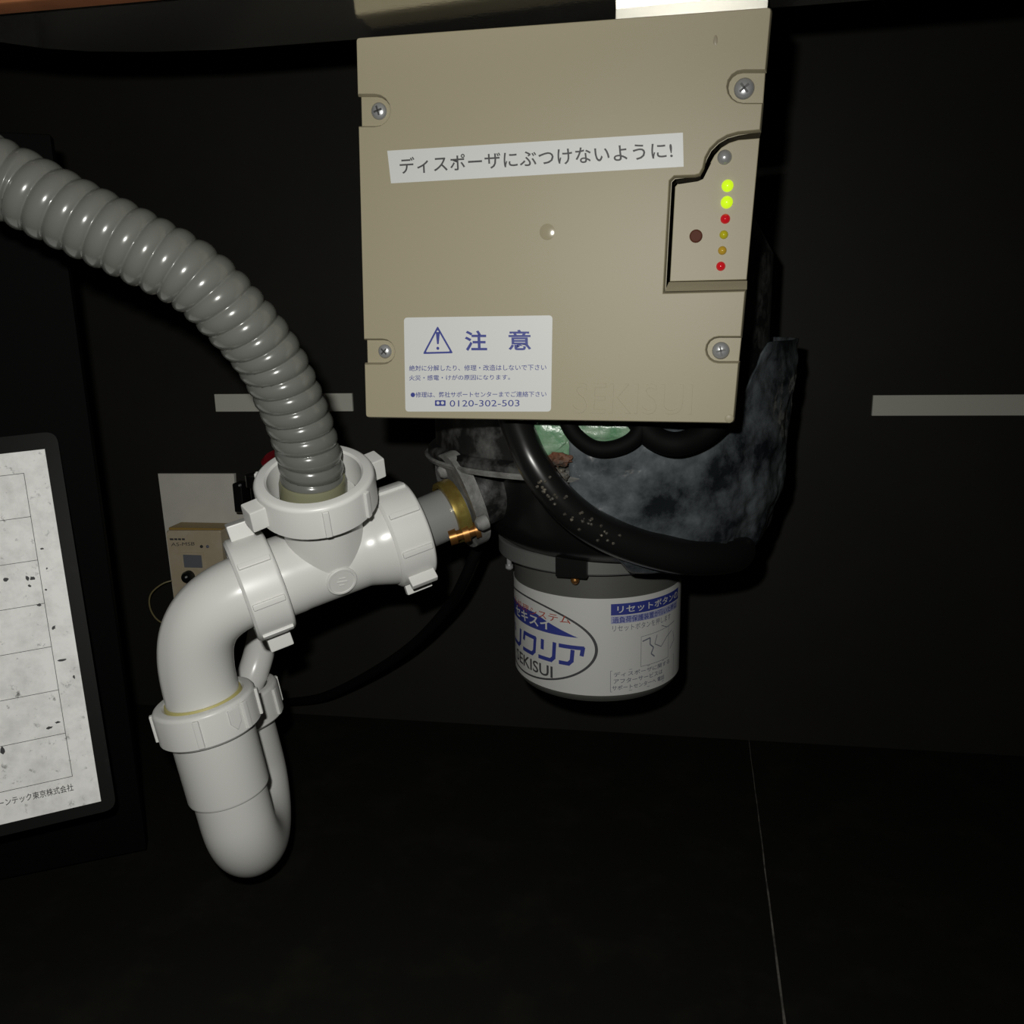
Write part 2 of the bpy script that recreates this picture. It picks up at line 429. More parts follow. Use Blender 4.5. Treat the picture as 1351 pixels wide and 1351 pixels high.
# indicator panel in the notch, set back
pan_px = [along(*RE, 369), (884, 371.5), (891, 245), (895, 240.5), (921.5, 239.5), (929.5, 236), (934.5, 226), (938, 213), (943.5, 203), (952.5, 193), (963, 186.5), (975.5, 182.5), along(*RE, 180)]
obj('indicator_panel', prism([B(*p) for p in pan_px], 0.0045, 0.026, lambda u, v, d: bf(u - 0.0004, v, d), bev=0.0006), M_beige, t)
sill = [B(*p) for p in ((877, 384.5), along(*RE, 382), along(*RE, 370), (881.5, 372))]
gs_ = G().add([bf(*sill[0], .0006), bf(*sill[1], .0006), bf(*sill[2], .0085), bf(*sill[3], .0085), bf(*sill[0], .012), bf(*sill[1], .012), bf(*sill[2], .012), bf(*sill[3], .012)],
   [(0, 1, 2, 3), (4, 7, 6, 5), (0, 4, 5, 1), (1, 5, 6, 2), (2, 6, 7, 3), (3, 7, 4, 0)])
obj('recess_sill', gs_, M_beige, t, smooth=0)
# added bracket up to the sink pan, sized to stand in for its bright glint
bu, bv = B(908, 30)
obj('mounting_bracket', block(bf(bu, bv + 0.004, 0.018), (BU, BN, BV), (0.086, 0.002, 0.024), 0.0003), M_bracket, t)
# ejector dot with highlight, mould spot
e0 = B(722, 306)
obj('moulding_dimple', lathe([(-0.0006, .0048), (.0001, .0048), (.0004, .0036), (.00055, .0018), (.0006, .0003)], bf(*e0, 0.0), BN, 28), M_beige_gloss, t)
pp = B(962, 552)
obj('moulding_pip', lathe([(-.0005, .0027), (.0004, .0027), (.0008, .0020), (.0009, .0004)], bf(*pp, 0.0), BN, 20), M_beige, t)
e1 = B(944, 53)
obj('scratch_mark', lump(bf(*e1, 0.0), (BU, BN, BV), (.0012, .0003, .0026), sub=2), M_beige_d, t)
def screw(px, py, r, depth, parent, gold=False):
    u, v = B(px, py); c = bf(u, v, depth)
    h = lathe([(0, r), (r * .25, r), (r * .45, r * .86), (r * .6, r * .6), (r * .66, r * .25), (r * .67, r * .05)], c, BN, 32)
    o = obj('screw', h, M_chrome, parent)
    a = random.random()
    ax1 = BU * math.cos(a) + BV * math.sin(a); ax2 = -BU * math.sin(a) + BV * math.cos(a)
    gs = block(c + BN * r * .62, (ax1, ax2, BN), (r * 1.1, r * .22, r * .16)); block(c + BN * r * .62, (ax1, ax2, BN), (r * .22, r * 1.1, r * .16), 0, gs)
    obj('cross_slot', gs, M_slot, o)
screw(497, 145, 0.0050, 0.0046, t); screw(505, 464, 0.0046, 0.0046, t)
screw(982, 115, 0.0056, 0.0046, t); screw(951, 463, 0.0052, 0.0046, t)
u, v = B(956, 206); c = bf(u, v, 0.0046); r = 0.0041
obj('panel_rivet', lathe([(0, r), (r * .2, r), (r * .55, r * .8), (r * .75, r * .45), (r * .82, r * .05)], c, BN, 28), M_chrome, t)
for px, py, r, m in [(960, 244, .0034, M_led_g), (959, 266, .0035, M_led_g), (957, 288, .0028, M_led_r), (955, 309, .0025, M_led_g2), (953, 330, .0025, M_led_a), (951, 351, .0027, M_led_r)]:
    u, v = B(px, py); c = bf(u, v, 0.0046)
    obj('indicator_light', lathe([(0, r), (r * .3, r), (r * .7, r * .8), (r * .95, r * .4), (r * 1.0, r * .05)], c, BN, 24), m, t)
u, v = B(918, 311); c = bf(u, v, 0.0046)
obj('reset_button', lathe([(0, .0038), (.0012, .0038), (.0018, .0030), (.0018, .0003)], c, BN, 24), M_button, t)
# raised maker's name moulded in the cover
c4 = [(755, 545), (912, 547), (914, 507), (757, 505)]
fn2 = bil([(*B(*p),) for p in c4])
v, f = text_mesh('SEKISUI', 0.0); gtx = G()
k = len(v)
top = [bf(*fn2(a, b), -0.0006) for a, b in v]; bot = [bf(*fn2(a, b), 0.0003) for a, b in v]
from collections import Counter
ec = Counter(tuple(sorted((q[i], q[(i + 1) % len(q)]))) for q in f for i in range(len(q)))
side = [(a, b, b + k, a + k) for (a, b), n_ in ec.items() if n_ == 1]
gtx.add(top + bot, list(f) + side)
obj('embossed_name', gtx, M_beige, t)
# stickers
def sticker(name, corners, r, m, parent, lift=0.0002):
    pl = rounded([B(*p) for p in corners], r)
    return obj(name, prism(pl, -lift, 0.0, bf), m, parent, smooth=0)
def box_text(body, corners, m, parent, name, bold=0.0, lift=0.00028, spacing=1.0):
    fn = bil([B(*p) for p in corners])
    return obj(name, lettering(body, lambda a, b: bf(*fn(a, b), -lift), bold, None, spacing), m, parent, smooth=0)
st = sticker('notice_strip', [(511, 199), (516, 242), (902, 220), (901, 175)], 0.0, M_sticker, t)
box_text('ディスポーザにぶつけないように!', [(528, 230), (888, 209), (886, 186), (527, 208)], M_ink, st, 'notice_lettering', bold=0.010, spacing=1.05)
st = sticker('caution_label', [(533, 419), (535, 543), (727, 543), (729, 416)], 0.0025, M_sticker, t)
tri = [(577.5, 430), (558, 467), (598, 466)]
tp = rounded([B(*p) for p in tri], 0.0012, 4); cen = np.mean([B(*p) for p in tri], axis=0)
outer = tp; inner = [tuple(cen + (np.array(p) - cen) * 0.80) for p in tp]; n = len(tp)
gt = G().add([bf(*p, -.00028) for p in outer + inner], [(i, (i + 1) % n, n + (i + 1) % n, n + i) for i in range(n)])
prism(rounded([B(575, 438), B(576.8, 454), B(579, 454), B(580.5, 438)], 0.0003), -.00028, -.0002, bf, g=gt)
u, v = B(577.8, 459.5); lathe([(0, .0010), (.00006, .0010)], bf(u, v, -.00024), BN, 16, gt)
obj('warning_triangle', gt, M_blue, st, smooth=0)
box_text('注', [(614, 463), (643, 463), (642, 436), (613, 436)], M_blue, st, 'caution_lettering', 0.022)
box_text('意', [(671, 462), (701, 462), (700, 435), (670, 435)], M_blue, st, 'caution_lettering', 0.018)
box_text('絶対に分解したり、修理・改造はしないで下さい', [(540, 489.5), (721, 488.5), (721, 480.5), (540, 482)], M_blue, st, 'caution_lettering', 0.007)
box_text('火災・感電・けがの原因になります。', [(540, 502), (673, 501), (673, 494), (540, 495)], M_blue, st, 'caution_lettering', 0.007)
box_text('●修理は、弊社サポートセンターまでご連絡下さい', [(542, 524.5), (721, 523.5), (721, 516), (542, 517)], M_blue, st, 'caution_lettering', 0.007)
box_text('0120-302-503', [(593.5, 536.5), (685.5, 536), (685.5, 527.5), (593.5, 528)], M_blue, st, 'phone_number_lettering', 0.0)
gd = prism(rounded([B(574, 528), B(574, 535.5), B(588, 535.5), B(588, 528)], 0.0005), -.00028, -.0002, bf)
dm = obj('free_dial_mark', gd, M_blue, st, smooth=0)
gd = G()
for x in (578, 584):
    u, v = B(x, 531.5); lathe([(0, .0011), (.00004, .0011)], bf(u, v, -.00031), BN, 14, gd)
obj('free_dial_rings', gd, M_sticker, dm, smooth=0)

# =================================================================== WASTE DISPOSER
DX, DY = -0.0457, 0.740
AX = np.array([DX, DY, 0.0]); UP = I3[2]
RC = 0.0765
def zc(px, py, r=RC):       # height where the pixel ray meets the can surface
    return ray_cyl(px, py, AX, UP, r)[2]
z_lt, z_lb, z_cb = zc(787, 790), zc(787, 918), zc(787, 931)
DISP = thing('waste_disposer', 'black rubber covered waste disposer with a white labelled motor can under the sink', 'waste disposer', (DX, DY, z_cb))
t = DISP
can = obj('motor_can', lathe([(z_cb + .0004, .01), (z_cb, .060), (z_cb + .002, RC - .004), (z_cb + .006, RC - .0006), (z_cb + .009, RC - .0003), (z_lt + .030, RC - .0003), (z_lt + .034, RC - .004)], AX, UP, 96), M_can, t)
TH0 = math.atan2(-1, 0)
def thz(px, py):
    q = ray_cyl(px, py, AX, UP, RC); return math.atan2(q[0] - DX, -(q[1] - DY)), q[2]
def cyl(th, z, lift): return np.array([DX + (RC + lift) * math.sin(th), DY - (RC + lift) * math.cos(th), z])
def patch(th0, th1, za, zb, lift, n=60, thick=0.0002, g=None):
    g = g or G(); v = []; f = []
    for i in range(n + 1):
        th = th0 + (th1 - th0) * i / n
        v += [cyl(th, za, lift), cyl(th, zb, lift), cyl(th, zb, lift - thick), cyl(th, za, lift - thick)]
    for i in range(n):
        for k in range(4): f.append((i * 4 + k, i * 4 + (k + 1) % 4, i * 4 + 4 + (k + 1) % 4, i * 4 + 4 + k))
    f += [(0, 1, 2, 3), (n * 4 + 3, n * 4 + 2, n * 4 + 1, n * 4)]
    return g.add(v, f)
lab = obj('motor_label', patch(math.radians(-125), math.radians(118), z_lb, z_lt, 0.0003, 110), M_can_label, can)
LH = z_lt - z_lb
L2 = 0.00045
def can_quad(body, q, m, name, bold=0.0, lift=L2):   # q: th0, th1 (deg), zlow, zhigh as fractions of label height
    a0, a1 = math.radians(q[0]), math.radians(q[1]); z0, z1 = z_lb + LH * q[2], z_lb + LH * q[3]
    g = lettering(body, lambda s, b: cyl(a0 + (a1 - a0) * s, z0 + (z1 - z0) * b, lift), bold)
    return obj(name, g, m, lab, smooth=0)
# oval emblem outline
th_r, z_r = thz(789, 848)
e_c, e_a, e_b = th_r - math.radians(60), math.radians(60), LH * 0.43
e_z = z_r - LH * .075
g = G(); n = 120; v = []
for i in range(n):
    a = 2 * math.pi * i / n
    for k, s in ((0, 1.0), (1, 0.968)):
        v.append(cyl(e_c + e_a * s * math.cos(a), e_z + (e_b * (s if k == 0 else .955)) * math.sin(a), L2))
g.add(v, [(2 * i, 2 * i + 1, 2 * ((i + 1) % n) + 1, 2 * ((i + 1) % n)) for i in range(n)])
obj('oval_emblem', g, M_ink, lab, smooth=0)
fz = lambda px, py: (math.degrees(thz(px, py)[0]), (thz(px, py)[1] - z_lb) / LH)
# blue wedge with white lettering
tip = thz(763, 843); lw = thz(700, 824); lt_ = thz(705, 806)
zt_, zb_ = tip[1], tip[1]
g = G(); v = []; n = 30; th_l = math.radians(-85)
wz = lw[1]; hz = (lt_[1] - lw[1])
for i in range(n + 1):
    s = i / n; th = th_l + (tip[0] - th_l) * s
    zl = tip[1] + LH * 0.012; h = LH * 0.17 * min(1.0, (1 - s) * 2.4)
    v += [cyl(th, zl, L2), cyl(th, zl + h, L2)]
g.add(v, [(2 * i, 2 * i + 2, 2 * i + 3, 2 * i + 1) for i in range(n)])
obj('blue_wedge', g, M_blue, lab, smooth=0)
zw = (tip[1] + LH * 0.012 - z_lb) / LH
can_quad('セキスイ', (-68, -27, zw + .03, zw + .14), M_can_label, 'emblem_lettering', 0.02, L2 + .00015)
can_quad('み処理システム', (-72, -13, zw + .13, zw + .215), M_red_ink, 'emblem_lettering', 0.005)
can_quad('SEKISUI', (-68, -26, zw - .47, zw - .345), M_ink, 'emblem_lettering', 0.015)
# right block
a_l, zf = fz(806, 797)
a_l2, zf2 = fz(806, 812)
obj('blue_banner', patch(math.radians(a_l), math.radians(72), z_lb + LH * zf2, z_lb + LH * zf, L2, 30, 0.0001), M_blue, lab, smooth=0)
can_quad('リセットボタンの', (a_l + 4, 70, zf2 + .02, zf - .02), M_can_label, 'reset_heading', 0.012, L2 + .00015)
obj('lilac_band', patch(math.radians(a_l), math.radians(70), z_lb + LH * (zf2 - .085), z_lb + LH * (zf2 - .01), L2, 30, 0.0001), M_lilac, lab, smooth=0)
can_quad('過負荷保護装置が働いた時は', (a_l + 1, 68, zf2 - .08, zf2 - .015), M_blue, 'reset_lettering', 0.01, L2 + .00012)
can_quad('リセットボタンを押します', (a_l + 1, 60, zf2 - .165, zf2 - .10), M_greyink, 'reset_lettering', 0.004)
# instruction sketch: framed outline with a hand-like zigzag
def strip_line(pts, w, g):
    for (a0, z0), (a1, z1) in zip(pts[:-1], pts[1:]):
        a0, a1 = math.radians(a0), math.radians(a1); Z0, Z1 = z_lb + LH * z0, z_lb + LH * z1
        d = np.array([(a1 - a0) * RC, Z1 - Z0]); nn = np.array([-d[1], d[0]]) / (np.linalg.norm(d) + 1e-9) * w / 2
        if w > .002:
            da, dz = (a1 - a0), (Z1 - Z0); ex = w * .30 / (np.linalg.norm(d) + 1e-9); a0, Z0, a1, Z1 = a0 - da * ex, Z0 - dz * ex, a1 + da * ex, Z1 + dz * ex
        N = 4; v = []
        for i in range(N + 1):
            s = i / N; th = a0 + (a1 - a0) * s; z = Z0 + (Z1 - Z0) * s
            v += [cyl(th + nn[0] / RC, z + nn[1], L2), cyl(th - nn[0] / RC, z - nn[1], L2)]
        g.add(v, [(2 * i, 2 * i + 1, 2 * i + 3, 2 * i + 2) for i in range(N)])
    return g
GL = {'n': [[(.05, .95), (.15, .66)], [(.92, .95), (.86, .22), (.70, .05), (.0, .05)]],
      'ku': [[(.05, .60), (.12, .95), (.95, .95), (.88, .22), (.72, .05), (.0, .05)]],
      'ri': [[(.22, .97), (.20, .55)], [(.93, .97), (.88, .22), (.72, .05), (.0, .05)]],
      'a': [[(.0, .93), (1.0, .93), (.95, .58)], [(.56, .74), (.52, .22), (.38, .05), (.0, .05)]]}
g = G()
for key, a0_, a1_ in (('n', -74, -57.5), ('ku', -54.5, -40), ('ri', -37, -23.5), ('a', -20.5, -5)):
    for pl_ in GL[key]:
        strip_line([(a0_ + (a1_ - a0_) * x, zw - .29 + .20 * y) for x, y in pl_], .0036, g)
obj('emblem_lettering', g, M_blue, lab, smooth=0)
g = G()
strip_line([(33, .27), (33, .58), (58, .60), (58, .27), (33, .27)], .0004, g)
strip_line([(34, .53), (40, .55), (40, .48), (43, .44), (41, .38), (44, .34)], .0012, g)
strip_line([(46, .56), (44, .47), (50, .42), (56, .50), (62, .54)], .0007, g)
strip_line([(50, .64), (56, .60), (66, .62)], .0006, g); strip_line([(60, .35), (66, .42), (64, .52)], .0006, g)
obj('instruction_sketch', g, M_greyink, lab, smooth=0)
g = G(); strip_line([(a_l, .04), (a_l, .26), (66, .26), (66, .04), (a_l, .04)], .0004, g)
obj('note_frame', g, M_greyink, lab, smooth=0)
can_quad('ディスポーザに関する', (a_l + 2, 60, .195, .245), M_greyink, 'note_lettering', 0.01)
can_quad('アフターサービスは', (a_l + 2, 52, .125, .175), M_greyink, 'note_lettering', 0.012)
can_quad('サポートセンターへ 電話', (a_l + 1, 54, .055, .105), M_greyink, 'note_lettering', 0.012)

# clamp ring above the can
zr = zc(757, 758, 0.089)
ring = obj('clamp_ring', lathe([(zr, .072), (zr - .0005, .0882), (zr + .001, .0898), (zr + .013, .0898), (zr + .014, .0885), (zr + .014, .072)], AX, UP, 96, closed=True), M_ring, t)
pt = ray_cyl(755, 747, AX, UP, 0.090); nn = unit(np.array([pt[0] - DX, pt[1] - DY, 0])); tt = np.cross(UP, nn)
obj('rubber_tab', block(pt + nn * .002, (tt, nn, UP), (.026, .007, .017), .001), M_black, ring)
pt = ray_cyl(759, 765, AX, UP, 0.084)
obj('ring_screw', lathe([(0, .0035), (.002, .0035), (.004, .002), (.0045, .0004)], pt, nn, 16), M_bronze, ring)
pt = ray_cyl(672, 752, AX, UP, 0.0855); pt = np.array([pt[0], pt[1], zr + .001])
obj('ring_screw', lathe([(0, .0022), (.008, .0022), (.008, .0035), (.011, .0035), (.0125, .002), (.0128, .0003)], pt, -UP, 16), M_chrome, ring)
# lower housing (off-centre bowl) and upper drum
BX = np.array([DX + 0.020, DY, 0.0]); z_r2 = zr + .012
obj('lower_housing', lathe([(z_r2, .06), (z_r2, .091), (z_r2 + .004, .104), (z_r2 + .014, .116), (z_r2 + .030, .123), (z_r2 + .06, .128), (.400, .131), (.402, .06)], BX, UP, 80), M_black, t)
ZD = 0.387
drum = obj('upper_drum', lathe([(ZD, .10), (ZD, .146), (ZD + .002, .150), (ZD + .006, .150), (ZD + .009, .147), (ZD + .010, .143), (ZD + .16, .143), (ZD + .20, .12), (ZD + .24, .07), (.785, .06), (.785, .03)], AX, UP, 96), M_black_dusty, t)
obj('drum_rim', lathe([(ZD - .0012, .148), (ZD - .0022, .1515), (ZD + .0008, .1532), (ZD + .0022, .1515), (ZD + .001, .148)], AX, UP, 96, closed=True), M_flange, drum)
# smeared plastic film wrapped round the front and right of the drum
def film_r(z):
    return float(np.interp(z, [.285, .30, .32, .35, .387, .43, .52], [.118, .130, .140, .150, .1555, .157, .160]))
g = G(); NT, NZ = 110, 70; v = []
T0, T1 = math.radians(-4), math.radians(112)
for i in range(NT + 1):
    for j in range(NZ + 1):
        s, q = i / NT, j / NZ; th = T0 + (T1 - T0) * s
        zlow = .318 - .014 * math.sin(s * math.pi) + .045 * max(0, .14 - s) / .14 + .05 * max(0, s - .6) + .006 * noise.noise(Vector((s * 9, 0, 1)))
        ztop = .428 + .052 * min(1, max(0, (s - .40) / .12))
        z = zlow + (ztop - zlow) * q
        ed = min(1, s / .05, (1 - s) / .05, q / .08)
        nz = noise.fractal(Vector((th * 5, z * 34, 2.0)), 1.0, 2.0, 5)
        wr = noise.noise(Vector((th * 16 + z * 60, z * 25, 5)))
        r = film_r(z) - .004 + .003 * ed + ed * (.0035 * nz + .0015 * wr) * (1 if s > .35 else .5)
        r += .008 * math.exp(-((s - .80) / .16) ** 2) * min(1, max(0, (z - .40) / .06))
        cx = DX + .010 * (1 - q) * (1 if s > .3 else s / .3)
        v.append((cx + r * math.sin(th), DY - r * math.cos(th), z))
f = [(i * (NZ + 1) + j, (i + 1) * (NZ + 1) + j, (i + 1) * (NZ + 1) + j + 1, i * (NZ + 1) + j + 1) for i in range(NT) for j in range(NZ)]
film = obj('smeared_film', g.add(v, f), M_film, t, smooth=60, label='blue grey smeared plastic film')
md = film.modifiers.new('thickness', 'SOLIDIFY'); md.thickness = 0.0012; md.offset = -1
# thick black rubber lip sweeping across the front
def ppath(pts, n): return resample([P(*p) for p in pts], n)[0]
pa = ppath([(677, 547, .587), (687, 574, .582), (703, 610, .577), (735, 655, .578), (778, 692, .585), (835, 718, .597), (900, 732, .617), (955, 730, .65), (978, 722, .68)], 60)
obj('rubber_lip', tube(pa, lambda i, th: .0115 + .006 * (i / 59) ** 1.5 - .006 * max(0, (i - 54) / 5) ** 2, 20), M_black, t)
pa = ppath([(712, 640, .566), (740, 674, .567), (780, 706, .573), (815, 722, .58)], 40)
g = G()
for k in range(40):
    i = int(39 * random.random()); lump(pa[i] + np.array([random.uniform(-.004, .004), -.001, random.uniform(0, .012)]), I3, (.0012, .0010, .0011), .4, 2, 2, k, g)
obj('grime_speckles', g, M_grime, t, kind='stuff')
pa = ppath([(744, 548, .580), (758, 573, .577), (783, 591, .575), (812, 591, .575), (838, 577, .577), (850, 550, .581)], 40)
obj('cable_loop', tube(pa, .0058, 14), M_cable, t)
pa = ppath([(840, 552, .583), (862, 577, .580), (892, 586, .577), (925, 575, .583), (950, 553, .588)], 40)
obj('cable_loop', tube(pa, .0085, 14), M_cable, t)
obj('green_tape', lump(P(722, 574, .589), I3, (.019, .004, .018), .25, 2.2, 4, 1), M_green, t)
obj('green_tape', lump(P(797, 567, .5855), I3, (.026, .004, .0095), .2, 2.2, 4, 2), M_green, t)
obj('rust_patch', lump(P(737, 606, .582), I3, (.008, .003, .005), .5, 2.5, 3, 3), M_rust, t)
obj('grime_patch', lump(P(726, 628, .580), I3, (.012, .003, .007), .5, 3, 3, 5), M_grime, t)

# =================================================================== DRAIN PIPE WITH TRAP
nL, nR = P(334, 775, .555), P(528, 704, .620)
ta = unit(nR - nL); RT = 0.0305
TC = P(436, 742, .588)
TC = nL + ta * np.dot(TC - nL, ta)
DP = thing('drain_pipe', 'grey-white plastic drain pipe with tee, ribbed union nuts and U trap', 'drain pipe', P(325, 1150, .55))
t = DP
def nut(name, c, axis, L, r, hole, lugs, ribs, parent, ref=None, lip=0.003, fins=()):
    """threaded ring nut: c centre, lugs: angles of big wings, ribs: angles of flush ribs"""
    prof = [(-L / 2, hole), (-L / 2, r - .002), (-L / 2 + .002, r), (L / 2 - lip, r), (L / 2 - .001, r - .0012), (L / 2, r - .003), (L / 2, hole + .0015), (L / 2 - .0015, hole)]
    o = obj(name, lathe(prof, c, axis, 72, closed=True, ref=ref), M_pvc2, parent)
    x, y, a = frame(axis)
    if ref is not None: x = unit(ref - a * np.dot(ref, a)); y = np.cross(a, x)
    for d in lugs:
        th = math.radians(d); nn = x * math.cos(th) + y * math.sin(th); tt = np.cross(a, nn)
        obj('wing_lug', block(c + nn * (r + .004), (tt, nn, a), (.015, .014, L * .62), .0012), M_pvc2, o)
    for d in fins:
        th = math.radians(d); nn = x * math.cos(th) + y * math.sin(th); tt = np.cross(a, nn)
        obj('wing_lug', block(c + nn * (r + .003), (tt, nn, a), (.006, .011, L * .72), .001), M_pvc2, o)
    for d in ribs:
        th = math.radians(d); nn = x * math.cos(th) + y * math.sin(th); tt = np.cross(a, nn)
        obj('grip_rib', block(c + nn * (r + .0006), (tt, nn, a), (.0045, .0030, L * .80), .0008), M_pvc2, o)
    return o
# tee body: run plus branch
bt = P(414, 626, .556); bb_ = TC
ba = unit(bt - bb_); LBr = np.linalg.norm(bt - bb_)
Lr = np.linalg.norm(nR - nL)
tee_run = lathe([(0, RT - .004), (-.002, RT - .001), (.010, RT + .0005), (.030, RT + .0005), (.034, RT), (Lr - .036, RT), (Lr - .026, RT + .003), (Lr - .016, RT + .0065), (Lr - .006, RT + .0065), (Lr, RT + .003)], nL, ta, 64)
lathe([(0, RT - .001), (LBr - .022, RT - .001), (LBr - .020, RT - .002)], bb_, ba, 64, tee_run)
obj('tee', tee_run, M_pvc, t)
em = ray_cyl(451, 767, nL, ta, RT); ax_p = nL + ta * np.dot(em - nL, ta); en = unit(em - ax_p)
emo = obj('moulded_emblem', lathe([(-.004, .0118), (.0004, .0118), (.0011, .0112), (.0011, .0098), (.0006, .0094), (.0006, .0005)], em, en, 36), M_pvc, t)
ex, ey, _ = frame(en)
g = block(em + en * .0007, (ex, ey, en), (.008, .0012, .0008), 0.0003); block(em + en * .0007 + ey * .003, (ex, ey, en), (.005, .001, .0008), 0.0003, g); block(em + en * .0007 - ey * .003, (ex, ey, en), (.004, .001, .0008), 0.0003, g)
obj('emblem_marks', g, M_pvc, emo)
upref = UP
nut('union_nut', nL + ta * .005, ta, .029, .0400, .0300, [-4, 176], [48, 92, 136, 228, 272, 316], t, upref)
nut('union_nut', nR, ta, .030, .0400, .0240, [], [14, 52, 96, 230, 300], t, upref, fins=(134, 168))
nb = nut('union_nut', bt - ba * .0135, ba, .027, .0430, .0335, [229, 49], [272, 322, 1, 120, 165], t, -np.cross(np.array([0, -1.0, 0]), ba) * -1)
# elbow
cT = P(272, 934, .545); cE = P(322, 1112, .548)
tr_a = unit(cE - cT)       # trap axis, downwards
p0, p3 = nL, cT - tr_a * .004
p1, p2 = p0 - ta * .048, p3 - tr_a * .048
qs = [((1 - s) ** 3) * p0 + 3 * s * (1 - s) ** 2 * p1 + 3 * s * s * (1 - s) * p2 + s ** 3 * p3 for s in np.linspace(0, 1, 40)]
obj('elbow', tube(np.array(qs), .0272, 48), M_pvc, t)
obj('seal_ring', lathe([(-.010, .0268), (-.010, .0284), (-.006, .0294), (.002, .0294), (.002, .0268)], cT - tr_a * .0005, tr_a, 48, closed=True), M_seal, t)
nut('union_nut', cT + tr_a * .004, -tr_a, .027, .0382, .0290, [], [20, 76, 110, 160, 235, 300], t, np.array([0, -1.0, 0]))
ar = ray_cyl(310, 948, cT, tr_a, .0382); an = unit(ar - cT - tr_a * np.dot(ar - cT, tr_a)); at_ = np.cross(tr_a, an)
obj('moulded_arrow', prism([(-.0045, -.008), (.0045, -.008), (.0045, .003), (.0, .009), (-.0045, .003)], .0012, -.002, lambda u, v, d: ar + at_ * u + tr_a * v + an * d, bev=.0006), M_pvc2, t)
# U trap: sleeve, near leg, bend, far leg
slv = np.linalg.norm(P(300, 1043, .546) - cT)
obj('trap_sleeve', lathe([(.010, .027), (.010, .0312), (slv - .002, .0312), (slv, .0305), (slv, .027)], cT, tr_a, 64), M_pvc, t)
fN = P(312, 930, .635)
side = fN - cT; side = side - tr_a * np.dot(side, tr_a); dist = np.linalg.norm(side); sdv = unit(side); rb = dist / 2
Lst = slv + .024
pts = [cT + tr_a * s for s in np.linspace(.012, Lst, 14)]
ctr = cT + tr_a * Lst + sdv * rb
for a in np.linspace(0, math.pi, 30)[1:]: pts.append(ctr - sdv * rb * math.cos(a) + tr_a * rb * .92 * math.sin(a))
far_h = np.dot(fN - cT, tr_a)
for s in np.linspace(Lst, far_h - .004, 12)[1:]: pts.append(cT + sdv * dist + tr_a * s)
obj('u_bend', tube(np.array(pts), .0280, 48), M_pvc, t)
nut('union_nut', fN, -tr_a, .030, .0385, .0300, [], [0, 45, 90, 135, 180, 225, 270, 315], t)
up = [fN + tr_a * .006, P(340, 868, .655), P(352, 805, .70), P(360, 765, .79), P(366, 755, .88), P(368, 752, .948)]
obj('outlet_pipe', tube(resample(up, 60)[0], .0135, 32), M_pvc, t)

# =================================================================== CORRUGATED HOSE
hp = [(413, 640, .563), (411, 620, .559), (406, 594, .553), (390, 545, .543), (356, 474, .526), (309, 416, .508), (255, 366, .494), (180, 325, .481), (100, 286, .470), (30, 250, .462), (-40, 214, .455)]
pw = [P(*p) for p in hp]; pw += [pw[-1] + np.array([-.08, .01, .05]), pw[-1] + np.array([-.12, .03, .10])]
NH = 900
pth, sl = resample(pw, NH); PIT = 0.0113
def hr(i, th):
    ph = (sl[i] / PIT + th / (2 * math.pi)) % 1.0
    w = abs(math.sin(math.pi * ph)) ** 0.55
    r = .0228 - .0028 * (1 - w)
    return r if sl[i] > .006 else .0205
H = thing('corrugated_hose', 'grey corrugated drain hose curving down into the plastic tee', 'hose', pw[0])
obj('hose_tube', tube(pth, hr, 40), M_hose, H, smooth=80)
sa = unit(pth[12] - pth[0])
obj('hose_sleeve', lathe([(-.020, .018), (-.020, .0248), (.003, .0240), (.006, .0232), (.006, .018)], pth[0], sa, 48, closed=True), M_olive, H)

# =================================================================== OUTLET FITTING between disposer and drain
t = DISP
c0 = nR + ta * .004; c1 = P(612, 668, .650)
oa = unit(c1 - c0); Lo = np.linalg.norm(c1 - c0)
obj('stub_tube', lathe([(0, .021), (Lo * .92, .021), (Lo * .96, .0195)], c0, oa, 48), M_clear, t)
cl = obj('clamp_band', lathe([(-.005, .022), (-.005, .0262), (-.001, .0268), (.001, .0262), (.003, .0268), (.006, .0262), (.006, .022)], c0 + oa * Lo * .80, oa, 48, closed=True), M_brass, t)
bp = P(612, 704, .628); bx = unit(np.array([1.0, .35, .25]))
g = lathe([(-.012, .0065), (-.006, .0065), (-.006, .0042), (-.001, .0042), (-.001, .0075), (.004, .0075), (.004, .0045), (.009, .0045), (.009, .0068), (.013, .0068), (.013, .001)], bp, bx, 20); 
obj('clamp_bolt', g, M_bronze, cl)
fc = P(607, 660, .656); fx, fy, fa = frame(oa)
ov = [(.034 * math.cos(a) * (1 + .18 * abs(math.cos(a)) ** 3), .045 * math.sin(a)) for a in np.linspace(0, 2 * math.pi, 48, endpoint=False)]
fr = math.radians(28)
obj('oval_flange', prism([(x * math.cos(fr) - y * math.sin(fr), x * math.sin(fr) + y * math.cos(fr)) for x, y in ov], 0, .010, lambda u, v, d: fc + fx * u + fy * v + oa * (d - .003), bev=.002), M_flange, t)
for px, py in ((586, 622), (636, 690)):
    q = on_plane(px, py, fc - oa * .003, oa)
    obj('flange_bolt', lathe([(.004, .006), (-.002, .006), (-.005, .0035), (-.0055, .0005)], q, oa, 16), M_flange, t)
pe = np.array([DX - .085, DY - .03, fc[2] + .01])
obj('outlet_port', tube(resample([fc + oa * .002, fc + oa * .03, pe], 20)[0], .028, 32), M_black_dusty, t)

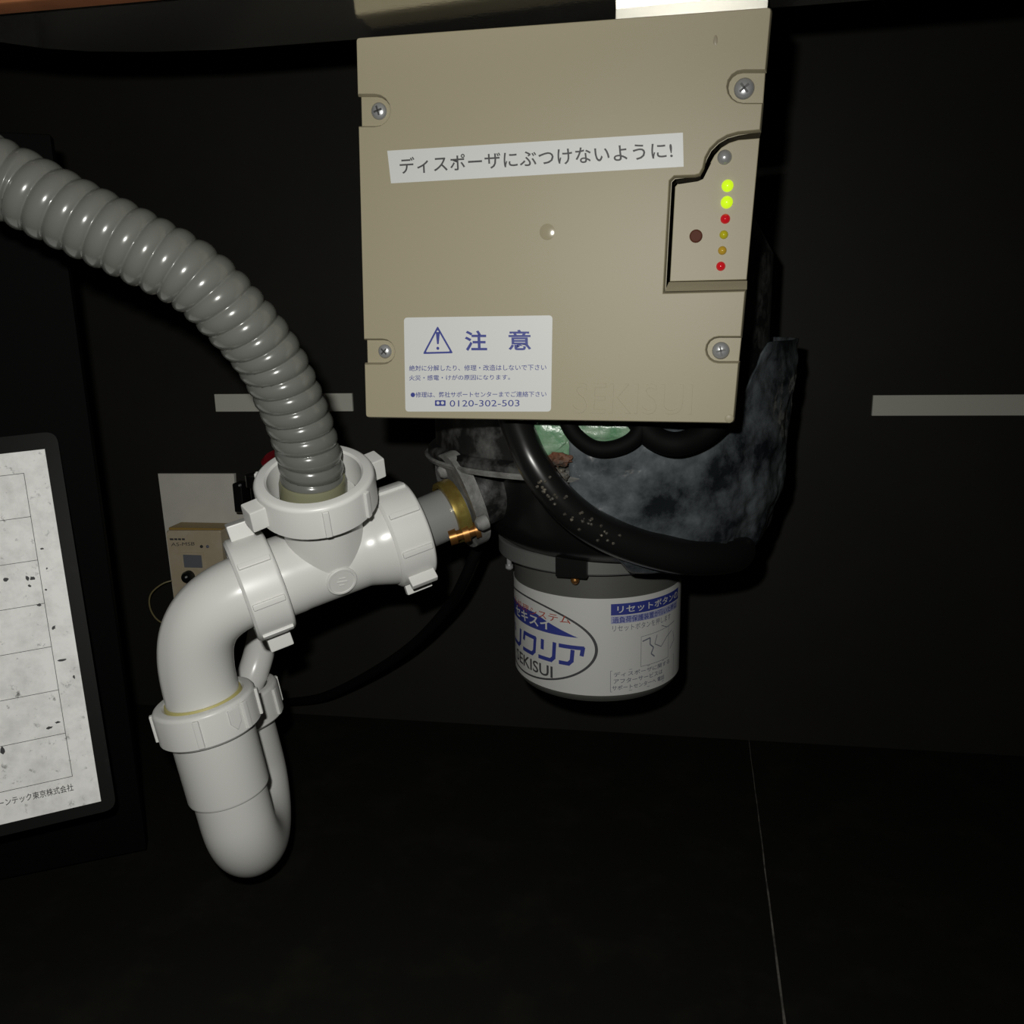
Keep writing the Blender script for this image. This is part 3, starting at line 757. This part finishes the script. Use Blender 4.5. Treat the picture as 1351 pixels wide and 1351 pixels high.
# =================================================================== THINGS ON THE BACK WALL
def wall_rect(px0, py0, px1, py1, Yf):
    a, b = P(px0, py0, Yf), P(px1, py1, Yf); return a, b
for (a, b, lab_) in [((283, 520), (466, 542.5), 'short cream foam strip on the back panel behind the grey hose'),
                    ((1152, 521.5), (1400, 548), 'long cream foam strip on the back panel apart from the hose')]:
    p, q = P(*a, .947), P(*b, .947)
    tag(obj('foam_strip', slab(p[0], q[0], .946, .9499, q[2], p[2], .0004), M_tape), lab_, 'foam strip', 'cream foam strips on the back panel')
# mounting plate
pl = [(208, 625), (309, 625), (311, 668), (322, 680), (352, 688), (352, 800), (300, 860), (238, 860)]
PY = .9455
tag(obj('backing_plate', prism([(P(x, y, PY)[0], P(x, y, PY)[2]) for x, y in pl], 0, .0043, lambda u, v, d: np.array([u, PY + d, v]), bev=.0005), M_plate), 'off-white plate on the back panel behind the cream detector', 'plate')
# detector unit
t = thing('water_detector', 'aged cream detector with a small grey display on the off-white plate', 'detector', P(262, 820, .93))
FY = .912
def DW(px, py, Y=FY): return P(px, py, Y)
d0, d1 = DW(219, 700), DW(291, 700); d2 = DW(262, 838)
gx = prism(rounded([(d0[0], d0[2]), (d1[0], d1[2]), (d1[0], d2[2]), (d0[0], d2[2])], .003), FY, .9453, lambda u, v, d: np.array([u, d, v]), bev=.002, segs=3)
obj('housing', gx, M_cream, t)
obj('amber_top_shading', slab(d0[0] + .001, d1[0] - .001, FY + .004, .9445, d0[2] - .0005, d0[2] + .003, .001), M_amber, t)  # yellow-brown shading of the housing top, put in as a coloured slab
def on_front(px0, py0, px1, py1, dep, name, m):
    a, b = DW(px0, py0), DW(px1, py1)
    return obj(name, slab(a[0], b[0], FY - dep, FY + .0005, b[2], a[2], dep * .3), m, t)
fr_ = on_front(239, 728, 271, 752, .0010, 'display_frame', M_cream)
on_front(242, 731.5, 268, 749, .0016, 'display', M_lcd)
def wtext(body, c, m, name):
    fn = bil([DW(*p) for p in c]); obj(name, lettering(body, lambda a, b: fn(a, b) + np.array([0, -.0004, 0]), .0), m, t, smooth=0)
for k_, (x0_, x1_) in enumerate(((224, 229), (230, 234), (235, 239), (240, 244))):
    on_front(x0_, 710.2, x1_, 712.6, .0004, 'printed_dash', M_ink)
wtext('AS-MSB', [(226, 720.5), (257, 719.5), (257, 715), (226, 716)], M_ink, 'detector_lettering')
for px, m_ in ((266, M_slot), (274, M_greyink)):
    obj('status_lamp', lathe([(0, .0020), (.001, .0018), (.0014, .0004)], DW(px, 721), (0, -1, 0), 14), m_, t)
for px, py, r in ((250, 760, .0075), (256, 774, .0085)):
    k = obj('control_knob', lathe([(0, r), (.006, r), (.009, r * .8), (.010, r * .3)], DW(px, py), (0, -1, 0), 20), M_black, t)
    obj('knob_pin', lathe([(0, .0016), (.002, .0014), (.003, .0003)], DW(px, py) + np.array([.002, -.010, .002]), (0, -1, 0), 12), M_chrome, k)
wp = [DW(236, 764, .935), DW(215, 770, .925), DW(199, 784, .92), DW(198, 802, .92), DW(208, 818, .925), DW(228, 828, .935)]
tag(obj('signal_wire', tube(resample(wp, 50)[0], .0010, 8), M_wire), 'thin yellow wire looping out beside the cream detector', 'wire')
# stop valve half hidden behind the hose
t = thing('stop_valve', 'dark stop valve with a red handle cap behind the hose nut', 'valve', P(350, 690, .86))
vc = P(347, 660, .87)
bd = obj('valve_body', lathe([(-.05, .010), (-.05, .016), (-.02, .016), (-.018, .013), (.015, .013), (.017, .017), (.030, .017), (.032, .008)], vc, UP, 24), M_black, t)
hc = P(372, 610, .86)
obj('valve_handle', lathe([(-.008, .006), (-.006, .021), (.004, .022), (.008, .018), (.009, .004)], hc, unit([.05, -.35, 1]), 28), M_redp, t)
obj('valve_stem', tube(np.array([vc + UP * .02, (vc + hc) / 2 + UP * .012, hc]), .005, 12), M_black, t)
obj('valve_pipe', tube(np.array([vc, vc + np.array([0, .04, 0]), vc + np.array([0, .078, 0])]), .009, 16), M_black, t)
obj('valve_lug', block(P(319, 655, .90), I3, (.012, .02, .035), .002), M_black, t)
obj('lug_pin', lathe([(0, .0016), (.003, .0013), (.004, .0003)], P(317, 640, .889), (0, -1, 0), 10), M_chrome, t)

# power cable from the disposer down to the wall side
pc = [np.array([DX - .10, DY - .02, .315]), P(612, 765, .74), P(588, 805, .78), P(545, 850, .82), P(490, 888, .86), P(430, 918, .90), P(385, 926, .935), P(372, 926, .949)]
tag(obj('power_cable', tube(resample(pc, 70)[0], .0052, 12), M_cable), 'black cable sagging from the disposer towards the back panel', 'cable')

# =================================================================== LAMINATED SHEET
def S(px, py): 
    q = on_plane(px, py, SO, SN) - SO; return (q @ SU, q @ SV)
def sf(u, v, d): return SO + SU * u + SV * v + SN * d       # d: towards the viewer
W_ = 0.30
t = thing('laminated_sheet', 'laminated ruled sheet in a clear dark-edged pouch on the open door', 'sheet', sf(-.1, .288, 0))
c_tr, c_br = S(79, 572), S(152, 1070)
vt, vb, ur = -.0315, .2865, .0285
obj('pouch', prism(rounded([(-W_, vt), (ur, vt), (ur, vb), (-W_, vb)], .010, 6), .0, -.0006, lambda u, v, d: sf(u, v, d)), M_pouch, t, smooth=0)
pv0, pv1, pu = -.0178, .2773, .0179
pap = obj('paper', prism([(-W_ + .012, pv0), (pu, pv0), (pu, pv1), (-W_ + .012, pv1)], .0003, .00005, sf), M_paper, t, smooth=0)
g = G(); h = .0359778796; lw = .00022
for i in range(8):
    g.add([sf(-.27, h * i - lw, .00042), sf(0, h * i - lw, .00042), sf(0, h * i + lw, .00042), sf(-.27, h * i + lw, .00042)], [(0, 1, 2, 3)])
for u in (0.0, -.075, -.19):
    g.add([sf(u - lw, 0, .00042), sf(u + lw, 0, .00042), sf(u + lw, h * 7, .00042), sf(u - lw, h * 7, .00042)], [(0, 1, 2, 3)])
obj('ruled_lines', g, M_ink, pap, smooth=0)
a, b = S(0, 1061), S(97, 1036)
fn = bil([(-.0655, .2635), (-.0006, .2635), (-.0006, .2575), (-.0655, .2575)])
obj('company_lettering', lettering('クリーンテック東京株式会社', lambda x, y: sf(*fn(x, y), .00042), 0.008), M_ink, pap, smooth=0)
# dark scuffs
g = G()
for px, py, sx, sy in ((8, 764, 3, 3), (36, 763, 2.5, 3), (43, 763, 3, 3), (39, 773, 2, 2), (56, 724, 2.5, 1.5), (52, 798, 3, 2), (82, 871, 5, 1.6), (66, 960, 4, 2), (3, 990, 3.5, 6), (76, 953, 3, 2), (98, 893, 1.5, 3), (62, 750, 1.5, 1.5), (61, 778, 1.5, 1.5), (71, 828, 2.5, 3)):
    u, v = S(px, py); sc_ = 1 / 1500
    pts = [(u + sx * sc_ * math.cos(k * .7) * random.uniform(.5, 1.2), v + sy * sc_ * math.sin(k * .7) * random.uniform(.5, 1.2)) for k in range(9)]
    g.add([sf(a_, b_, .00045) for a_, b_ in pts], [tuple(range(9))])
obj('scuff_marks', g, M_ink, pap, smooth=0, kind='stuff')
# tape that holds the sheet to the door leaf
q = sf(-.12, vt + .006, 0)
obj('tape', block(q - SN * .004 + UP * .0, (SU, SV, SN), (.04, .018, .0008)), M_tape, t)
